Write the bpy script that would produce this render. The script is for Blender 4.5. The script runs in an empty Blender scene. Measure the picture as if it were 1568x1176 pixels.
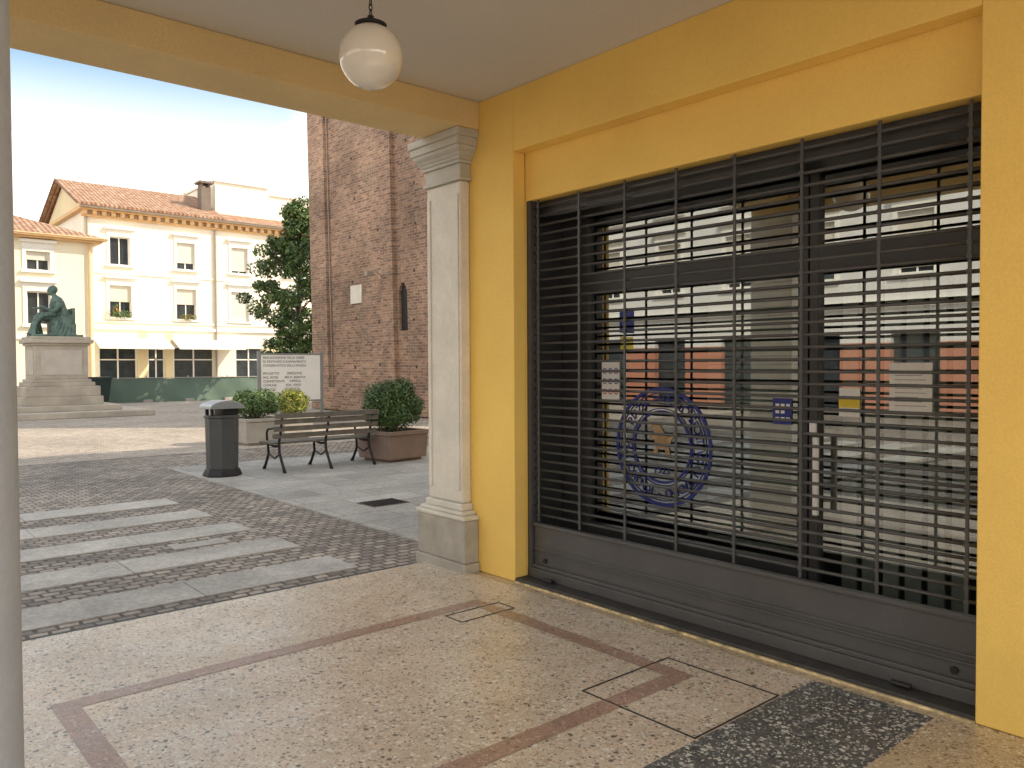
import bpy, bmesh, math, random
from mathutils import Vector, Matrix
random.seed(7)
R = math.radians
scene = bpy.context.scene
scene.view_settings.view_transform = 'Standard'
try: scene.view_settings.look = 'None'
except Exception: pass
scene.view_settings.exposure = 0

# ------------------------------------------------------------------ materials
def newmat(name):
    m = bpy.data.materials.new(name); m.use_nodes = True
    nt = m.node_tree
    return m, nt, nt.nodes['Principled BSDF']
def N(nt, t, **kw):
    n = nt.nodes.new(t)
    for k, v in kw.items():
        setattr(n, k, v)
    return n
def L(nt, a, b): nt.links.new(a, b)
def c4(c): return (c[0], c[1], c[2], 1)
def objco(nt): return N(nt, 'ShaderNodeTexCoord').outputs['Object']
def ramp(nt, stops, interp='LINEAR'):
    r = N(nt, 'ShaderNodeValToRGB'); cr = r.color_ramp; cr.interpolation = interp
    while len(cr.elements) < len(stops): cr.elements.new(0.5)
    for e, (p, c) in zip(cr.elements, stops):
        e.position = p; e.color = c4(c)
    return r
def mixc(nt, fac, a, b, mode='MIX'):
    m = N(nt, 'ShaderNodeMix', data_type='RGBA', blend_type=mode)
    for sock, v in ((m.inputs[0], fac), (m.inputs[6], a), (m.inputs[7], b)):
        if isinstance(v, (int, float)): sock.default_value = v
        elif isinstance(v, tuple): sock.default_value = c4(v)
        else: L(nt, v, sock)
    return m.outputs[2]
def noise(nt, vec, scale, detail=4, rough=0.55):
    n = N(nt, 'ShaderNodeTexNoise'); n.inputs['Scale'].default_value = scale
    n.inputs['Detail'].default_value = detail; n.inputs['Roughness'].default_value = rough
    L(nt, vec, n.inputs['Vector']); return n
def bump(nt, b, h, strength=0.3, dist=0.01):
    n = N(nt, 'ShaderNodeBump'); n.inputs['Strength'].default_value = strength
    n.inputs['Distance'].default_value = dist
    L(nt, h, n.inputs['Height']); L(nt, n.outputs[0], b.inputs['Normal'])
def simple(name, col, rough=0.6, metal=0.0, var=0.12, nscale=3.0, bstr=0.0, fine=60.0, grime=0.0):
    m, nt, b = newmat(name); co = objco(nt)
    n1 = noise(nt, co, nscale, 5)
    lo = tuple(c*(1-var) for c in col); hi = tuple(min(1, c*(1+var)) for c in col)
    r = ramp(nt, [(0.3, lo), (0.7, hi)]); L(nt, n1.outputs['Fac'], r.inputs[0])
    out = r.outputs[0]
    n2 = noise(nt, co, fine, 3)
    r2 = ramp(nt, [(0.35, (0.92,)*3), (0.65, (1.05,)*3)]); L(nt, n2.outputs['Fac'], r2.inputs[0])
    out = mixc(nt, 0.6, out, r2.outputs[0], 'MULTIPLY')
    if grime > 0:
        sep = N(nt, 'ShaderNodeSeparateXYZ'); L(nt, co, sep.inputs[0])
        n3 = noise(nt, co, 2.2, 6)
        ad = N(nt, 'ShaderNodeMath', operation='MULTIPLY_ADD'); L(nt, n3.outputs['Fac'], ad.inputs[0]); ad.inputs[1].default_value = -0.7; L(nt, sep.outputs[2], ad.inputs[2])
        rg = ramp(nt, [(0.0, (1,)*3), (0.35, (0,)*3)]); L(nt, ad.outputs[0], rg.inputs[0])
        mu = N(nt, 'ShaderNodeMath', operation='MULTIPLY'); L(nt, rg.outputs[0], mu.inputs[0]); mu.inputs[1].default_value = grime
        out = mixc(nt, mu.outputs[0], out, tuple(c*0.45 for c in col))
    L(nt, out, b.inputs['Base Color'])
    b.inputs['Roughness'].default_value = rough; b.inputs['Metallic'].default_value = metal
    if bstr > 0: bump(nt, b, n2.outputs['Fac'], bstr, 0.004)
    return m

def terrazzo(name, base, chips, dens=0.5, rough=0.25):
    m, nt, b = newmat(name); co = objco(nt)
    dn = noise(nt, co, 40, 2)
    dco = N(nt, 'ShaderNodeVectorMath', operation='MULTIPLY_ADD'); L(nt, dn.outputs['Color'], dco.inputs[0]); dco.inputs[1].default_value = (0.014,)*3; L(nt, co, dco.inputs[2])
    big = noise(nt, co, 1.3, 5)
    rb = ramp(nt, [(0.3, tuple(c*0.86 for c in base)), (0.7, tuple(min(1, c*1.1) for c in base))]); L(nt, big.outputs['Fac'], rb.inputs[0])
    out = rb.outputs[0]
    for sc, off, th in ((95, 0.0, 0.7), (55, 5.3, 0.62), (30, 9.1, 0.5)):
        v = N(nt, 'ShaderNodeTexVoronoi'); v.inputs['Scale'].default_value = sc
        ad = N(nt, 'ShaderNodeVectorMath', operation='ADD'); L(nt, dco.outputs[0], ad.inputs[0]); ad.inputs[1].default_value = (off, off*0.7, 0)
        L(nt, ad.outputs[0], v.inputs['Vector'])
        sp = N(nt, 'ShaderNodeSeparateColor'); L(nt, v.outputs['Color'], sp.inputs[0])
        pick = ramp(nt, [(i/len(chips), c) for i, c in enumerate(chips)], 'CONSTANT'); L(nt, sp.outputs[0], pick.inputs[0])
        thr = N(nt, 'ShaderNodeMath', operation='MULTIPLY'); L(nt, sp.outputs[1], thr.inputs[0]); thr.inputs[1].default_value = th*dens*1.15
        lt = N(nt, 'ShaderNodeMath', operation='LESS_THAN'); L(nt, v.outputs['Distance'], lt.inputs[0]); L(nt, thr.outputs[0], lt.inputs[1])
        out = mixc(nt, lt.outputs[0], out, pick.outputs[0])
    st = noise(nt, co, 3.1, 7, 0.65); rs_ = ramp(nt, [(0.35, (0.84, 0.81, 0.77)), (0.6, (1, 1, 1))]); L(nt, st.outputs['Fac'], rs_.inputs[0])
    out = mixc(nt, 0.8, out, rs_.outputs[0], 'MULTIPLY')
    L(nt, out, b.inputs['Base Color'])
    nr = noise(nt, co, 2.5, 6); rr = ramp(nt, [(0.3, (rough*0.8,)*3), (0.75, (rough*1.8,)*3)]); L(nt, nr.outputs['Fac'], rr.inputs[0])
    L(nt, rr.outputs[0], b.inputs['Roughness']); b.inputs['Specular IOR Level'].default_value = 0.7
    nb = noise(nt, co, 9, 3); bump(nt, b, nb.outputs['Fac'], 0.08, 0.01)
    return m

def brickmat(name, c1, c2, mortar, bw, rh, ms, swz=None, distort=0.0, var=0.35, nsc=0.6, bstr=0.5, rough=0.85, bdist=0.01, rot=0.0, hue=0.0, fine=25):
    m, nt, b = newmat(name); co = objco(nt)
    if swz == 'wall':
        sp = N(nt, 'ShaderNodeSeparateXYZ'); L(nt, co, sp.inputs[0])
        ad = N(nt, 'ShaderNodeMath', operation='ADD'); L(nt, sp.outputs[0], ad.inputs[0]); L(nt, sp.outputs[1], ad.inputs[1])
        cb = N(nt, 'ShaderNodeCombineXYZ'); L(nt, ad.outputs[0], cb.inputs[0]); L(nt, sp.outputs[2], cb.inputs[1]); vec = cb.outputs[0]
    else:
        mp = N(nt, 'ShaderNodeMapping'); L(nt, co, mp.inputs[0]); mp.inputs['Rotation'].default_value = (0, 0, rot); vec = mp.outputs[0]
    if distort > 0:
        dn = noise(nt, co, 6, 3)
        dv = N(nt, 'ShaderNodeVectorMath', operation='MULTIPLY_ADD'); L(nt, dn.outputs['Color'], dv.inputs[0]); dv.inputs[1].default_value = (distort,)*3; L(nt, vec, dv.inputs[2]); vec = dv.outputs[0]
    br = N(nt, 'ShaderNodeTexBrick'); L(nt, vec, br.inputs['Vector'])
    br.inputs['Color1'].default_value = c4(c1); br.inputs['Color2'].default_value = c4(c2); br.inputs['Mortar'].default_value = c4(mortar)
    br.inputs['Scale'].default_value = 1; br.inputs['Brick Width'].default_value = bw; br.inputs['Row Height'].default_value = rh
    br.inputs['Mortar Size'].default_value = ms; br.inputs['Mortar Smooth'].default_value = 0.3; br.inputs['Bias'].default_value = 0
    n1 = noise(nt, co, nsc, 7, 0.65)
    r = ramp(nt, [(0.3, (1-var,)*3), (0.7, (1+var,)*3)]); L(nt, n1.outputs['Fac'], r.inputs[0])
    out = mixc(nt, 1.0, br.outputs['Color'], r.outputs[0], 'MULTIPLY')
    if hue > 0:
        n4 = noise(nt, co, 0.9, 8, 0.7); r4 = ramp(nt, [(0.50, (0,)*3), (0.68, (hue,)*3)]); L(nt, n4.outputs['Fac'], r4.inputs[0])
        out = mixc(nt, r4.outputs[0], out, (0.36, 0.29, 0.20))
    n2 = noise(nt, co, fine, 4); r2 = ramp(nt, [(0.3, (0.72,)*3), (0.7, (1.22,)*3)]); L(nt, n2.outputs['Fac'], r2.inputs[0])
    out = mixc(nt, 0.85, out, r2.outputs[0], 'MULTIPLY')
    L(nt, out, b.inputs['Base Color']); b.inputs['Roughness'].default_value = rough
    inv = N(nt, 'ShaderNodeMath', operation='SUBTRACT'); inv.inputs[0].default_value = 1.0; L(nt, br.outputs['Fac'], inv.inputs[1])
    ad = N(nt, 'ShaderNodeMath', operation='MULTIPLY_ADD'); L(nt, n2.outputs['Fac'], ad.inputs[0]); ad.inputs[1].default_value = 0.5; L(nt, inv.outputs[0], ad.inputs[2])
    bump(nt, b, ad.outputs[0], bstr, bdist)
    return m

def tilemat(name, axis):
    m, nt, b = newmat(name); co = objco(nt)
    w = N(nt, 'ShaderNodeTexWave', wave_type='BANDS', bands_direction=axis); w.inputs['Scale'].default_value = 1.3; w.inputs['Distortion'].default_value = 0.6
    L(nt, co, w.inputs[0])
    n = noise(nt, co, 3.5, 6); r = ramp(nt, [(0.3, (0.26, 0.13, 0.08)), (0.5, (0.42, 0.24, 0.15)), (0.7, (0.55, 0.40, 0.28))]); L(nt, n.outputs['Fac'], r.inputs[0])
    rw = ramp(nt, [(0.0, (0.45,)*3), (0.5, (1,)*3)]); L(nt, w.outputs['Fac'], rw.inputs[0])
    L(nt, mixc(nt, 0.9, r.outputs[0], rw.outputs[0], 'MULTIPLY'), b.inputs['Base Color'])
    b.inputs['Roughness'].default_value = 0.9; bump(nt, b, w.outputs['Fac'], 0.6, 0.05)
    return m

def glassmat(name, refl, tint, rough=0.0):
    m, nt, b = newmat(name); nt.nodes.remove(b)
    out = nt.nodes['Material Output']
    g = N(nt, 'ShaderNodeBsdfGlossy'); g.inputs['Roughness'].default_value = rough; g.inputs['Color'].default_value = (0.92, 0.97, 0.96, 1)
    t = N(nt, 'ShaderNodeBsdfTransparent'); t.inputs[0].default_value = c4(tint)
    f = N(nt, 'ShaderNodeFresnel'); f.inputs[0].default_value = 1.5
    a = N(nt, 'ShaderNodeMath', operation='ADD'); L(nt, f.outputs[0], a.inputs[0]); a.inputs[1].default_value = refl; a.use_clamp = True
    mx = N(nt, 'ShaderNodeMixShader'); L(nt, a.outputs[0], mx.inputs[0]); L(nt, t.outputs[0], mx.inputs[1]); L(nt, g.outputs[0], mx.inputs[2])
    L(nt, mx.outputs[0], out.inputs[0]); return m

YEL = simple('yellow_plaster', (0.97, 0.65, 0.165), 0.75, var=0.06, nscale=1.6, bstr=0.4, fine=110, grime=0.15)
BEAM = simple('beam_plaster', (0.82, 0.62, 0.31), 0.8, var=0.06, nscale=1.5, bstr=0.15)
CEIL = simple('ceiling_plaster', (0.70, 0.66, 0.60), 0.85, var=0.04, nscale=0.8, bstr=0.1)
STONE = simple('pilaster_stone', (0.76, 0.72, 0.63), 0.7, var=0.08, nscale=4, bstr=0.3, fine=45, grime=0.3)
STONED = simple('pedestal_stone', (0.56, 0.52, 0.45), 0.75, var=0.22, nscale=7, bstr=0.4, fine=40, grime=0.55)
COLGREY = simple('column_paint', (0.38, 0.40, 0.43), 0.45, var=0.05, nscale=5, bstr=0.1)
DARK = simple('shutter_paint', (0.075, 0.077, 0.078), 0.42, 0.1, var=0.15, nscale=6, bstr=0.1)
PANEL = simple('panel_paint', (0.085, 0.085, 0.086), 0.42, 0.1, var=0.14, nscale=3, bstr=0.08)
FRAME = simple('frame_paint', (0.05, 0.051, 0.053), 0.4, 0.3, var=0.1)
INT = simple('interior_wall', (0.16, 0.17, 0.16), 0.8)
BLIND = simple('blind_fabric', (0.55, 0.57, 0.54), 0.8)
STEEL = simple('brushed_steel', (0.85, 0.85, 0.84), 0.35, 0.0, var=0.05)
BLACKM = simple('black_iron', (0.02, 0.02, 0.022), 0.5, 0.3)
BLUE = simple('sticker_blue', (0.02, 0.035, 0.24), 0.4, var=0.05)
WHITE = simple('white_paper', (0.84, 0.84, 0.82), 0.6, var=0.03)
RED = simple('sticker_red', (0.6, 0.05, 0.04), 0.5, var=0.05)
YELS = simple('sticker_yellow', (0.8, 0.6, 0.05), 0.5, var=0.05)
INK = simple('black_ink', (0.03, 0.03, 0.03), 0.6)
SILL = simple('threshold_stone', (0.05, 0.048, 0.045), 0.6, var=0.3, nscale=12, bstr=0.4)
GLASS = glassmat('shop_glass', 0.30, (0.62, 0.67, 0.65))
WGLASS = simple('window_glass', (0.04, 0.05, 0.06), 0.08, var=0.3)
TZ = terrazzo('terrazzo', (0.70, 0.58, 0.455), [(0.82, 0.74, 0.63), (0.38, 0.30, 0.24), (0.85, 0.80, 0.71), (0.62, 0.44, 0.30), (0.18, 0.155, 0.13), (0.78, 0.67, 0.54)], 0.74)
TZB = terrazzo('terrazzo_band', (0.42, 0.275, 0.21), [(0.48, 0.33, 0.26), (0.27, 0.16, 0.13), (0.60, 0.47, 0.38), (0.38, 0.24, 0.19)], 0.7)
TZD = terrazzo('terrazzo_dark', (0.12, 0.12, 0.115), [(0.70, 0.68, 0.63), (0.15, 0.15, 0.14), (0.60, 0.58, 0.54), (0.07, 0.07, 0.07), (0.45, 0.43, 0.4), (0.2, 0.19, 0.18)], 0.78)
TZW = terrazzo('terrazzo_warm', (0.56, 0.44, 0.29), [(0.68, 0.56, 0.4), (0.34, 0.25, 0.16), (0.72, 0.63, 0.48), (0.24, 0.18, 0.12)], 0.7)
COB = brickmat('cobblestones', (0.43, 0.365, 0.31), (0.18, 0.15, 0.13), (0.085, 0.073, 0.06), 0.125, 0.095, 0.012, distort=0.055, var=0.40, nsc=0.5, bstr=1.0, rough=0.65, bdist=0.018, fine=18)
PAVE = brickmat('piazza_setts', (0.52, 0.45, 0.38), (0.38, 0.32, 0.27), (0.20, 0.17, 0.145), 0.16, 0.11, 0.008, distort=0.05, var=0.22, nsc=0.4, bstr=0.5, rough=0.75, fine=12)
FLAG = brickmat('flagstones', (0.42, 0.40, 0.375), (0.32, 0.305, 0.285), (0.14, 0.13, 0.12), 0.95, 0.48, 0.006, distort=0.01, var=0.26, nsc=0.9, bstr=0.3, rough=0.65)
SLAB = brickmat('granite_slab', (0.47, 0.44, 0.41), (0.385, 0.365, 0.34), (0.30, 0.29, 0.28), 1.31, 0.77, 0.0, var=0.26, nsc=1.6, bstr=0.4, rough=0.65, fine=30)
BRICK = brickmat('old_brick', (0.44, 0.25, 0.16), (0.20, 0.105, 0.072), (0.38, 0.31, 0.235), 0.27, 0.09, 0.013, swz='wall', distort=0.012, var=0.46, nsc=0.4, bstr=0.8, hue=0.35, fine=9)
CREAM = simple('cream_render', (0.92, 0.86, 0.72), 0.85, var=0.05, nscale=0.5)
OCHRE = simple('ochre_render', (0.82, 0.68, 0.42), 0.85, var=0.06, nscale=0.5)
WHITER = simple('white_trim', (0.88, 0.86, 0.80), 0.8, var=0.03)
PALW = simple('pale_grey_render', (0.74, 0.73, 0.71), 0.85, var=0.05, nscale=0.5)
TERRA = simple('terracotta_render', (0.50, 0.22, 0.145), 0.85, var=0.12, nscale=0.6)
CORN = simple('cornice_orange', (0.76, 0.50, 0.25), 0.85, var=0.08)
SHUT = simple('window_shutter', (0.68, 0.64, 0.56), 0.7, var=0.05)
TILE_X = tilemat('roof_tiles', 'X'); TILE_Y = tilemat('roof_tiles_side', 'Y')
BRONZE = simple('bronze_patina', (0.11, 0.175, 0.15), 0.55, 0.25, var=0.5, nscale=5, bstr=0.3, fine=20)
MARB = simple('pedestal_marble', (0.48, 0.43, 0.36), 0.75, var=0.2, nscale=1.6, bstr=0.3, fine=18)
BARK = simple('bark', (0.10, 0.075, 0.055), 0.9, var=0.3, nscale=8, bstr=0.6, fine=30)
WOOD = simple('bench_wood', (0.15, 0.135, 0.115), 0.6, var=0.25, nscale=9, bstr=0.3)
BIN = simple('bin_metal', (0.085, 0.09, 0.095), 0.4, 0.3, var=0.1)
BINLID = simple('bin_lid_metal', (0.34, 0.36, 0.38), 0.35, 0.4, var=0.1)
PLANT_T = simple('planter_terracotta', (0.25, 0.175, 0.14), 0.8, var=0.15, nscale=4, bstr=0.3)
PLANT_S = simple('planter_concrete', (0.40, 0.37, 0.33), 0.85, var=0.15, nscale=5, bstr=0.4)
NET = simple('green_netting', (0.14, 0.205, 0.165), 0.85, var=0.14, nscale=0.8, bstr=0.2, fine=30)
LEAD = simple('downpipe', (0.38, 0.32, 0.26), 0.6, 0.2)
SOIL = simple('soil', (0.05, 0.035, 0.025), 0.95)
AWN = simple('awning_cloth', (0.80, 0.77, 0.70), 0.8)
def leafmat(name, c):
    m, nt, b = newmat(name); co = objco(nt)
    n = noise(nt, co, 9, 2); r = ramp(nt, [(0.35, tuple(x*0.65 for x in c)), (0.65, tuple(x*1.4 for x in c))]); L(nt, n.outputs['Fac'], r.inputs[0])
    L(nt, r.outputs[0], b.inputs['Base Color']); b.inputs['Roughness'].default_value = 0.42
    return m
LF1 = leafmat('leaf_dark', (0.04, 0.075, 0.022)); LF2 = leafmat('leaf_mid', (0.07, 0.13, 0.035)); LF3 = leafmat('leaf_light', (0.13, 0.20, 0.05)); LFY = leafmat('leaf_yellow', (0.34, 0.33, 0.05)); LFB = leafmat('leaf_brown', (0.20, 0.12, 0.04))
mg, nt, b = newmat('opal_glass')
b.inputs['Base Color'].default_value = (0.84, 0.79, 0.70, 1); b.inputs['Roughness'].default_value = 0.06; b.inputs['Coat Weight'].default_value = 1.0
OPAL = mg

# ------------------------------------------------------------------ geometry helpers
def empty(name, loc):
    e = bpy.data.objects.new(name, None); e.location = loc; e.empty_display_size = 0.2
    scene.collection.objects.link(e)
    return e
def attach(o, parent):
    if parent is not None:
        o.parent = parent
        o.matrix_parent_inverse = Matrix.LocRotScale(parent.location, parent.rotation_euler, parent.scale).inverted()
def mkobj(name, verts, faces, mats, parent=None, smooth=False, midx=None, fixn=True, bevel=0):
    me = bpy.data.meshes.new(name); me.from_pydata([tuple(v) for v in verts], [], faces)
    if not isinstance(mats, (list, tuple)): mats = [mats]
    for m in mats: me.materials.append(m)
    if midx: me.polygons.foreach_set('material_index', midx)
    if fixn:
        bm = bmesh.new(); bm.from_mesh(me); bmesh.ops.recalc_face_normals(bm, faces=bm.faces[:]); bm.to_mesh(me); bm.free()
    if smooth: me.polygons.foreach_set('use_smooth', [True]*len(me.polygons))
    me.update()
    o = bpy.data.objects.new(name, me); scene.collection.objects.link(o); attach(o, parent)
    if bevel > 0:
        md = o.modifiers.new('bevel', 'BEVEL'); md.width = bevel; md.segments = 2; md.limit_method = 'ANGLE'
    return o
BF = [(0,3,2,1),(4,5,6,7),(0,1,5,4),(1,2,6,5),(2,3,7,6),(3,0,4,7)]
W = (0, 0, 1, 0, 0, 1)
class MB:
    def __init__(s): s.v = []; s.f = []
    def box(s, x0, x1, y0, y1, z0, z1, fr=W):
        k = len(s.v); ox, oy, sx, sy, nx, ny = fr
        for z in (z0, z1):
            for a, b_ in ((x0, y0), (x1, y0), (x1, y1), (x0, y1)):
                s.v.append((ox+a*sx+b_*nx, oy+a*sy+b_*ny, z))
        s.f += [tuple(i+k for i in q) for q in BF]
        return s
    def prism(s, pts0, pts1):
        k = len(s.v); n = len(pts0); s.v += list(pts0)+list(pts1)
        s.f.append(tuple(range(k, k+n))); s.f.append(tuple(range(k+2*n-1, k+n-1, -1)))
        for i in range(n): s.f.append((k+i, k+(i+1) % n, k+n+(i+1) % n, k+n+i))
        return s
    def tube(s, pts, rad, seg=8, cap=True):
        pts = [Vector(p) for p in pts]
        if isinstance(rad, (int, float)): rad = [rad]*len(pts)
        rings = []; up = None
        for i, p in enumerate(pts):
            d = (pts[min(i+1, len(pts)-1)]-pts[max(i-1, 0)]).normalized()
            if up is None:
                up = Vector((0, 0, 1)) if abs(d.z) < 0.9 else Vector((1, 0, 0))
            a = d.cross(up).normalized(); bb = a.cross(d).normalized(); up = bb
            k = len(s.v)
            for j in range(seg):
                t = 2*math.pi*j/seg
                s.v.append(tuple(p+(a*math.cos(t)+bb*math.sin(t))*rad[i]))
            rings.append(k)
        for k0, k1 in zip(rings, rings[1:]):
            for j in range(seg): s.f.append((k0+j, k0+(j+1) % seg, k1+(j+1) % seg, k1+j))
        if cap:
            s.f.append(tuple(range(rings[0], rings[0]+seg))); s.f.append(tuple(range(rings[-1]+seg-1, rings[-1]-1, -1)))
        return s
    def lathe(s, c, prof, seg=24, sx=1, sy=1, rot=0):
        ks = []
        for r, z in prof:
            ks.append(len(s.v))
            for j in range(seg):
                t = 2*math.pi*j/seg+rot
                s.v.append((c[0]+r*math.cos(t)*sx, c[1]+r*math.sin(t)*sy, c[2]+z))
        for k0, k1 in zip(ks, ks[1:]):
            for j in range(seg): s.f.append((k0+j, k0+(j+1) % seg, k1+(j+1) % seg, k1+j))
        s.f.append(tuple(range(ks[0], ks[0]+seg))); s.f.append(tuple(range(ks[-1]+seg-1, ks[-1]-1, -1)))
        return s
    def ell(s, c, r, seg=14, rings=8):
        prof = []
        for i in range(rings+1):
            t = math.pi*i/rings; prof.append((max(1e-3, math.sin(t)), -math.cos(t)*r[2]))
        return s.lathe(c, prof, seg, r[0], r[1])
    def make(s, name, mat, parent=None, smooth=False, bevel=0): return mkobj(name, s.v, s.f, mat, parent, smooth, bevel=bevel)
def box(name, x0, x1, y0, y1, z0, z1, mat, parent=None, bevel=0, fr=W):
    return MB().box(x0, x1, y0, y1, z0, z1, fr).make(name, mat, parent, bevel=bevel)
def wall_open(mb, s0, s1, z0, z1, n0, n1, ops, fr=W):
    ss = sorted(set([s0, s1]+[v for o in ops for v in (o[0], o[1]) if s0 < v < s1]))
    for a, b_ in zip(ss, ss[1:]):
        mid = (a+b_)/2
        cuts = sorted([(o[2], o[3]) for o in ops if o[0] < mid < o[1]])
        z = z0
        for c0, c1 in cuts:
            if c0 > z: mb.box(a, b_, n0, n1, z, c0, fr)
            z = max(z, c1)
        if z < z1: mb.box(a, b_, n0, n1, z, z1, fr)
def text(name, body, size, loc, rot, mat, parent, align='CENTER', ext=0.0):
    cu = bpy.data.curves.new(name, 'FONT'); cu.body = body; cu.size = size; cu.align_x = align; cu.align_y = 'CENTER'; cu.extrude = ext
    cu.materials.append(mat); o = bpy.data.objects.new(name, cu); o.location = loc; o.rotation_euler = rot
    scene.collection.objects.link(o); attach(o, parent); return o
def leaves(name, clumps, size, mats, weights, parent=None, seed=1, up=0.3):
    rnd = random.Random(seed); v = []; f = []; mi = []
    for (c, r, n) in clumps:
        wshift = rnd.random()
        for _ in range(n):
            while True:
                p = Vector((rnd.uniform(-1, 1), rnd.uniform(-1, 1), rnd.uniform(-1, 1)))
                if 0.25 < p.length < 1: break
            if rnd.random() < 0.6: p = p.normalized()*rnd.uniform(0.7, 1.1)
            P = Vector(c)+Vector((p.x*r[0], p.y*r[1], p.z*r[2]))
            nrm = (p+Vector((rnd.gauss(0, .6), rnd.gauss(0, .6), rnd.gauss(0, .6)+up))).normalized()
            a = nrm.orthogonal().normalized(); a = (Matrix.Rotation(rnd.uniform(0, 6.28), 3, nrm) @ a); bb = nrm.cross(a)
            s = size*rnd.uniform(0.6, 1.3); k = len(v)
            v += [P-a*s*0.9, P-bb*s*0.38+nrm*s*0.1, P+a*s*0.9, P+bb*s*0.38+nrm*s*0.1]
            f.append((k, k+1, k+2, k+3))
            t = min(0.999, max(0, rnd.random()*0.7+wshift*0.3)); acc = 0; sel = len(weights)-1
            for i, w in enumerate(weights):
                acc += w
                if t < acc: sel = i; break
            mi.append(sel)
    return mkobj(name, v, f, mats, parent, midx=mi, fixn=False)

# ------------------------------------------------------------------ world, sun, camera
SUN_EL = R(38); sx, sy = 0.78, -0.625
az = math.atan2(sx, sy)
w = bpy.data.worlds.new('World'); scene.world = w; w.use_nodes = True
nt = w.node_tree; bg = nt.nodes['Background']
sky = N(nt, 'ShaderNodeTexSky', sky_type='NISHITA'); sky.sun_disc = False
sky.sun_elevation = SUN_EL; sky.sun_rotation = az; sky.air_density = 1.0; sky.dust_density = 0.8; sky.ozone_density = 1.5
tc = N(nt, 'ShaderNodeTexCoord')
mp = N(nt, 'ShaderNodeMapping'); L(nt, tc.outputs['Generated'], mp.inputs[0]); mp.inputs['Scale'].default_value = (1.0, 1.0, 4.2); mp.inputs['Rotation'].default_value = (0.12, 0.1, 0.6)
cn = noise(nt, mp.outputs[0], 2.6, 9, 0.56); cn.inputs['Distortion'].default_value = 0.7
sep = N(nt, 'ShaderNodeSeparateXYZ'); L(nt, tc.outputs['Generated'], sep.inputs[0])
bias = N(nt, 'ShaderNodeMath', operation='MULTIPLY_ADD'); L(nt, sep.outputs[2], bias.inputs[0]); bias.inputs[1].default_value = -0.08; L(nt, cn.outputs['Fac'], bias.inputs[2])
cr = ramp(nt, [(0.385, (0.0,)*3), (0.49, (0.30,)*3), (0.61, (1,)*3)]); L(nt, bias.outputs[0], cr.inputs[0])
hz = ramp(nt, [(0.11, (1,)*3), (0.20, (0.45,)*3), (0.32, (0,)*3)]); L(nt, sep.outputs[2], hz.inputs[0])
mx = N(nt, 'ShaderNodeMath', operation='MAXIMUM'); L(nt, cr.outputs[0], mx.inputs[0]); L(nt, hz.outputs[0], mx.inputs[1])
hazy = mixc(nt, 1.0, sky.outputs[0], (1.3, 2.0, 2.1), 'ADD')
colr = mixc(nt, mx.outputs[0], hazy, (23.0, 21.0, 18.4))
L(nt, colr, bg.inputs[0]); bg.inputs[1].default_value = 0.15
sd = bpy.data.lights.new('sun', 'SUN'); sd.energy = 5.0; sd.angle = R(0.5); sd.color = (1.0, 0.86, 0.66)
so = bpy.data.objects.new('sun', sd); scene.collection.objects.link(so)
sv = Vector((sx*math.cos(SUN_EL), sy*math.cos(SUN_EL), math.sin(SUN_EL)))
so.rotation_euler = sv.to_track_quat('Z', 'Y').to_euler(); so.location = (20, -20, 30)
cd = bpy.data.cameras.new('camera'); co_ = bpy.data.objects.new('camera', cd); scene.collection.objects.link(co_)
cd.sensor_width = 36; cd.lens = 28.1; cd.clip_end = 1500; cd.clip_start = 0.05
co_.matrix_world = Matrix.Translation((0, 0, 1.6)) @ Matrix.Rotation(R(-40.9), 4, 'Z') @ Matrix.Rotation(R(88.6), 4, 'X') @ Matrix.Rotation(R(-0.25), 4, 'Z')
scene.camera = co_

# ------------------------------------------------------------------ ground
GZ = -0.03
mkobj('ground', [(-300, -300, GZ-0.004), (300, -300, GZ-0.004), (300, 300, GZ-0.004), (-300, 300, GZ-0.004)], [(0, 1, 2, 3)], COB)
mkobj('piazza_paving', [(-15, 15.2, GZ), (13.9, 15.2, GZ), (13.9, 27.7, GZ), (34, 27.7, GZ), (34, 43.7, GZ), (-15, 43.7, GZ)], [(0, 1, 2, 3, 4, 5)], PAVE)
box('flagstone_paving', 4.15, 13.2, 6.0, 13.2, GZ-0.02, GZ+0.006, FLAG)
cw = empty('stone_crossing', (0, 7.8, 0))
mb = MB()
for k in range(5):
    y0 = 5.66+1.0*k
    x = 3.26-0.02*k
    while x > -7:
        ln = random.uniform(1.0, 1.7); mb.box(x-ln+0.008, x, y0, y0+0.5, GZ-0.02, GZ+0.006+random.uniform(0, 0.004)); x -= ln
mb.box(2.35, 2.85, 7.26, 7.46, GZ-0.02, GZ+0.009)
mb.make('slabs', SLAB, cw, bevel=0.004)
box('kerb', -6, 3.6, 5.36, 5.44, GZ-0.05, -0.012, SILL, bevel=0.005)
fl = empty('arcade_floor', (1.8, 2, 0))
box('terrazzo_floor', -0.6, 3.76, -1.5, 5.36, -0.15, 0.0, TZ, fl, bevel=0.004)
box('terrazzo_strip', 3.763, 3.84, -1.5, 4.80, -0.15, 0.0, TZW, fl)
def sheet(name, x0, x1, y0, y1, z, m): mkobj(name, [(x0, y0, z), (x1, y0, z), (x1, y1, z), (x0, y1, z)], [(0, 1, 2, 3)], m, fl)
sheet('band_1', 0.79, 3.36, 4.14, 4.25, 0.002, TZB)
sheet('band_2', 3.25, 3.36, 2.57, 4.14, 0.002, TZB)
sheet('band_3', 0.79, 3.36, 2.46, 2.57, 0.002, TZB)
sheet('band_4', 0.79, 0.90, 2.57, 4.14, 0.002, TZB)
sheet('dark_band', -0.3, 3.76, 1.45, 2.03, 0.002, TZD)
sheet('warm_patch', 2.2, 3.76, 0.2, 1.45, 0.002, TZW)
mb = MB()
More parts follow.
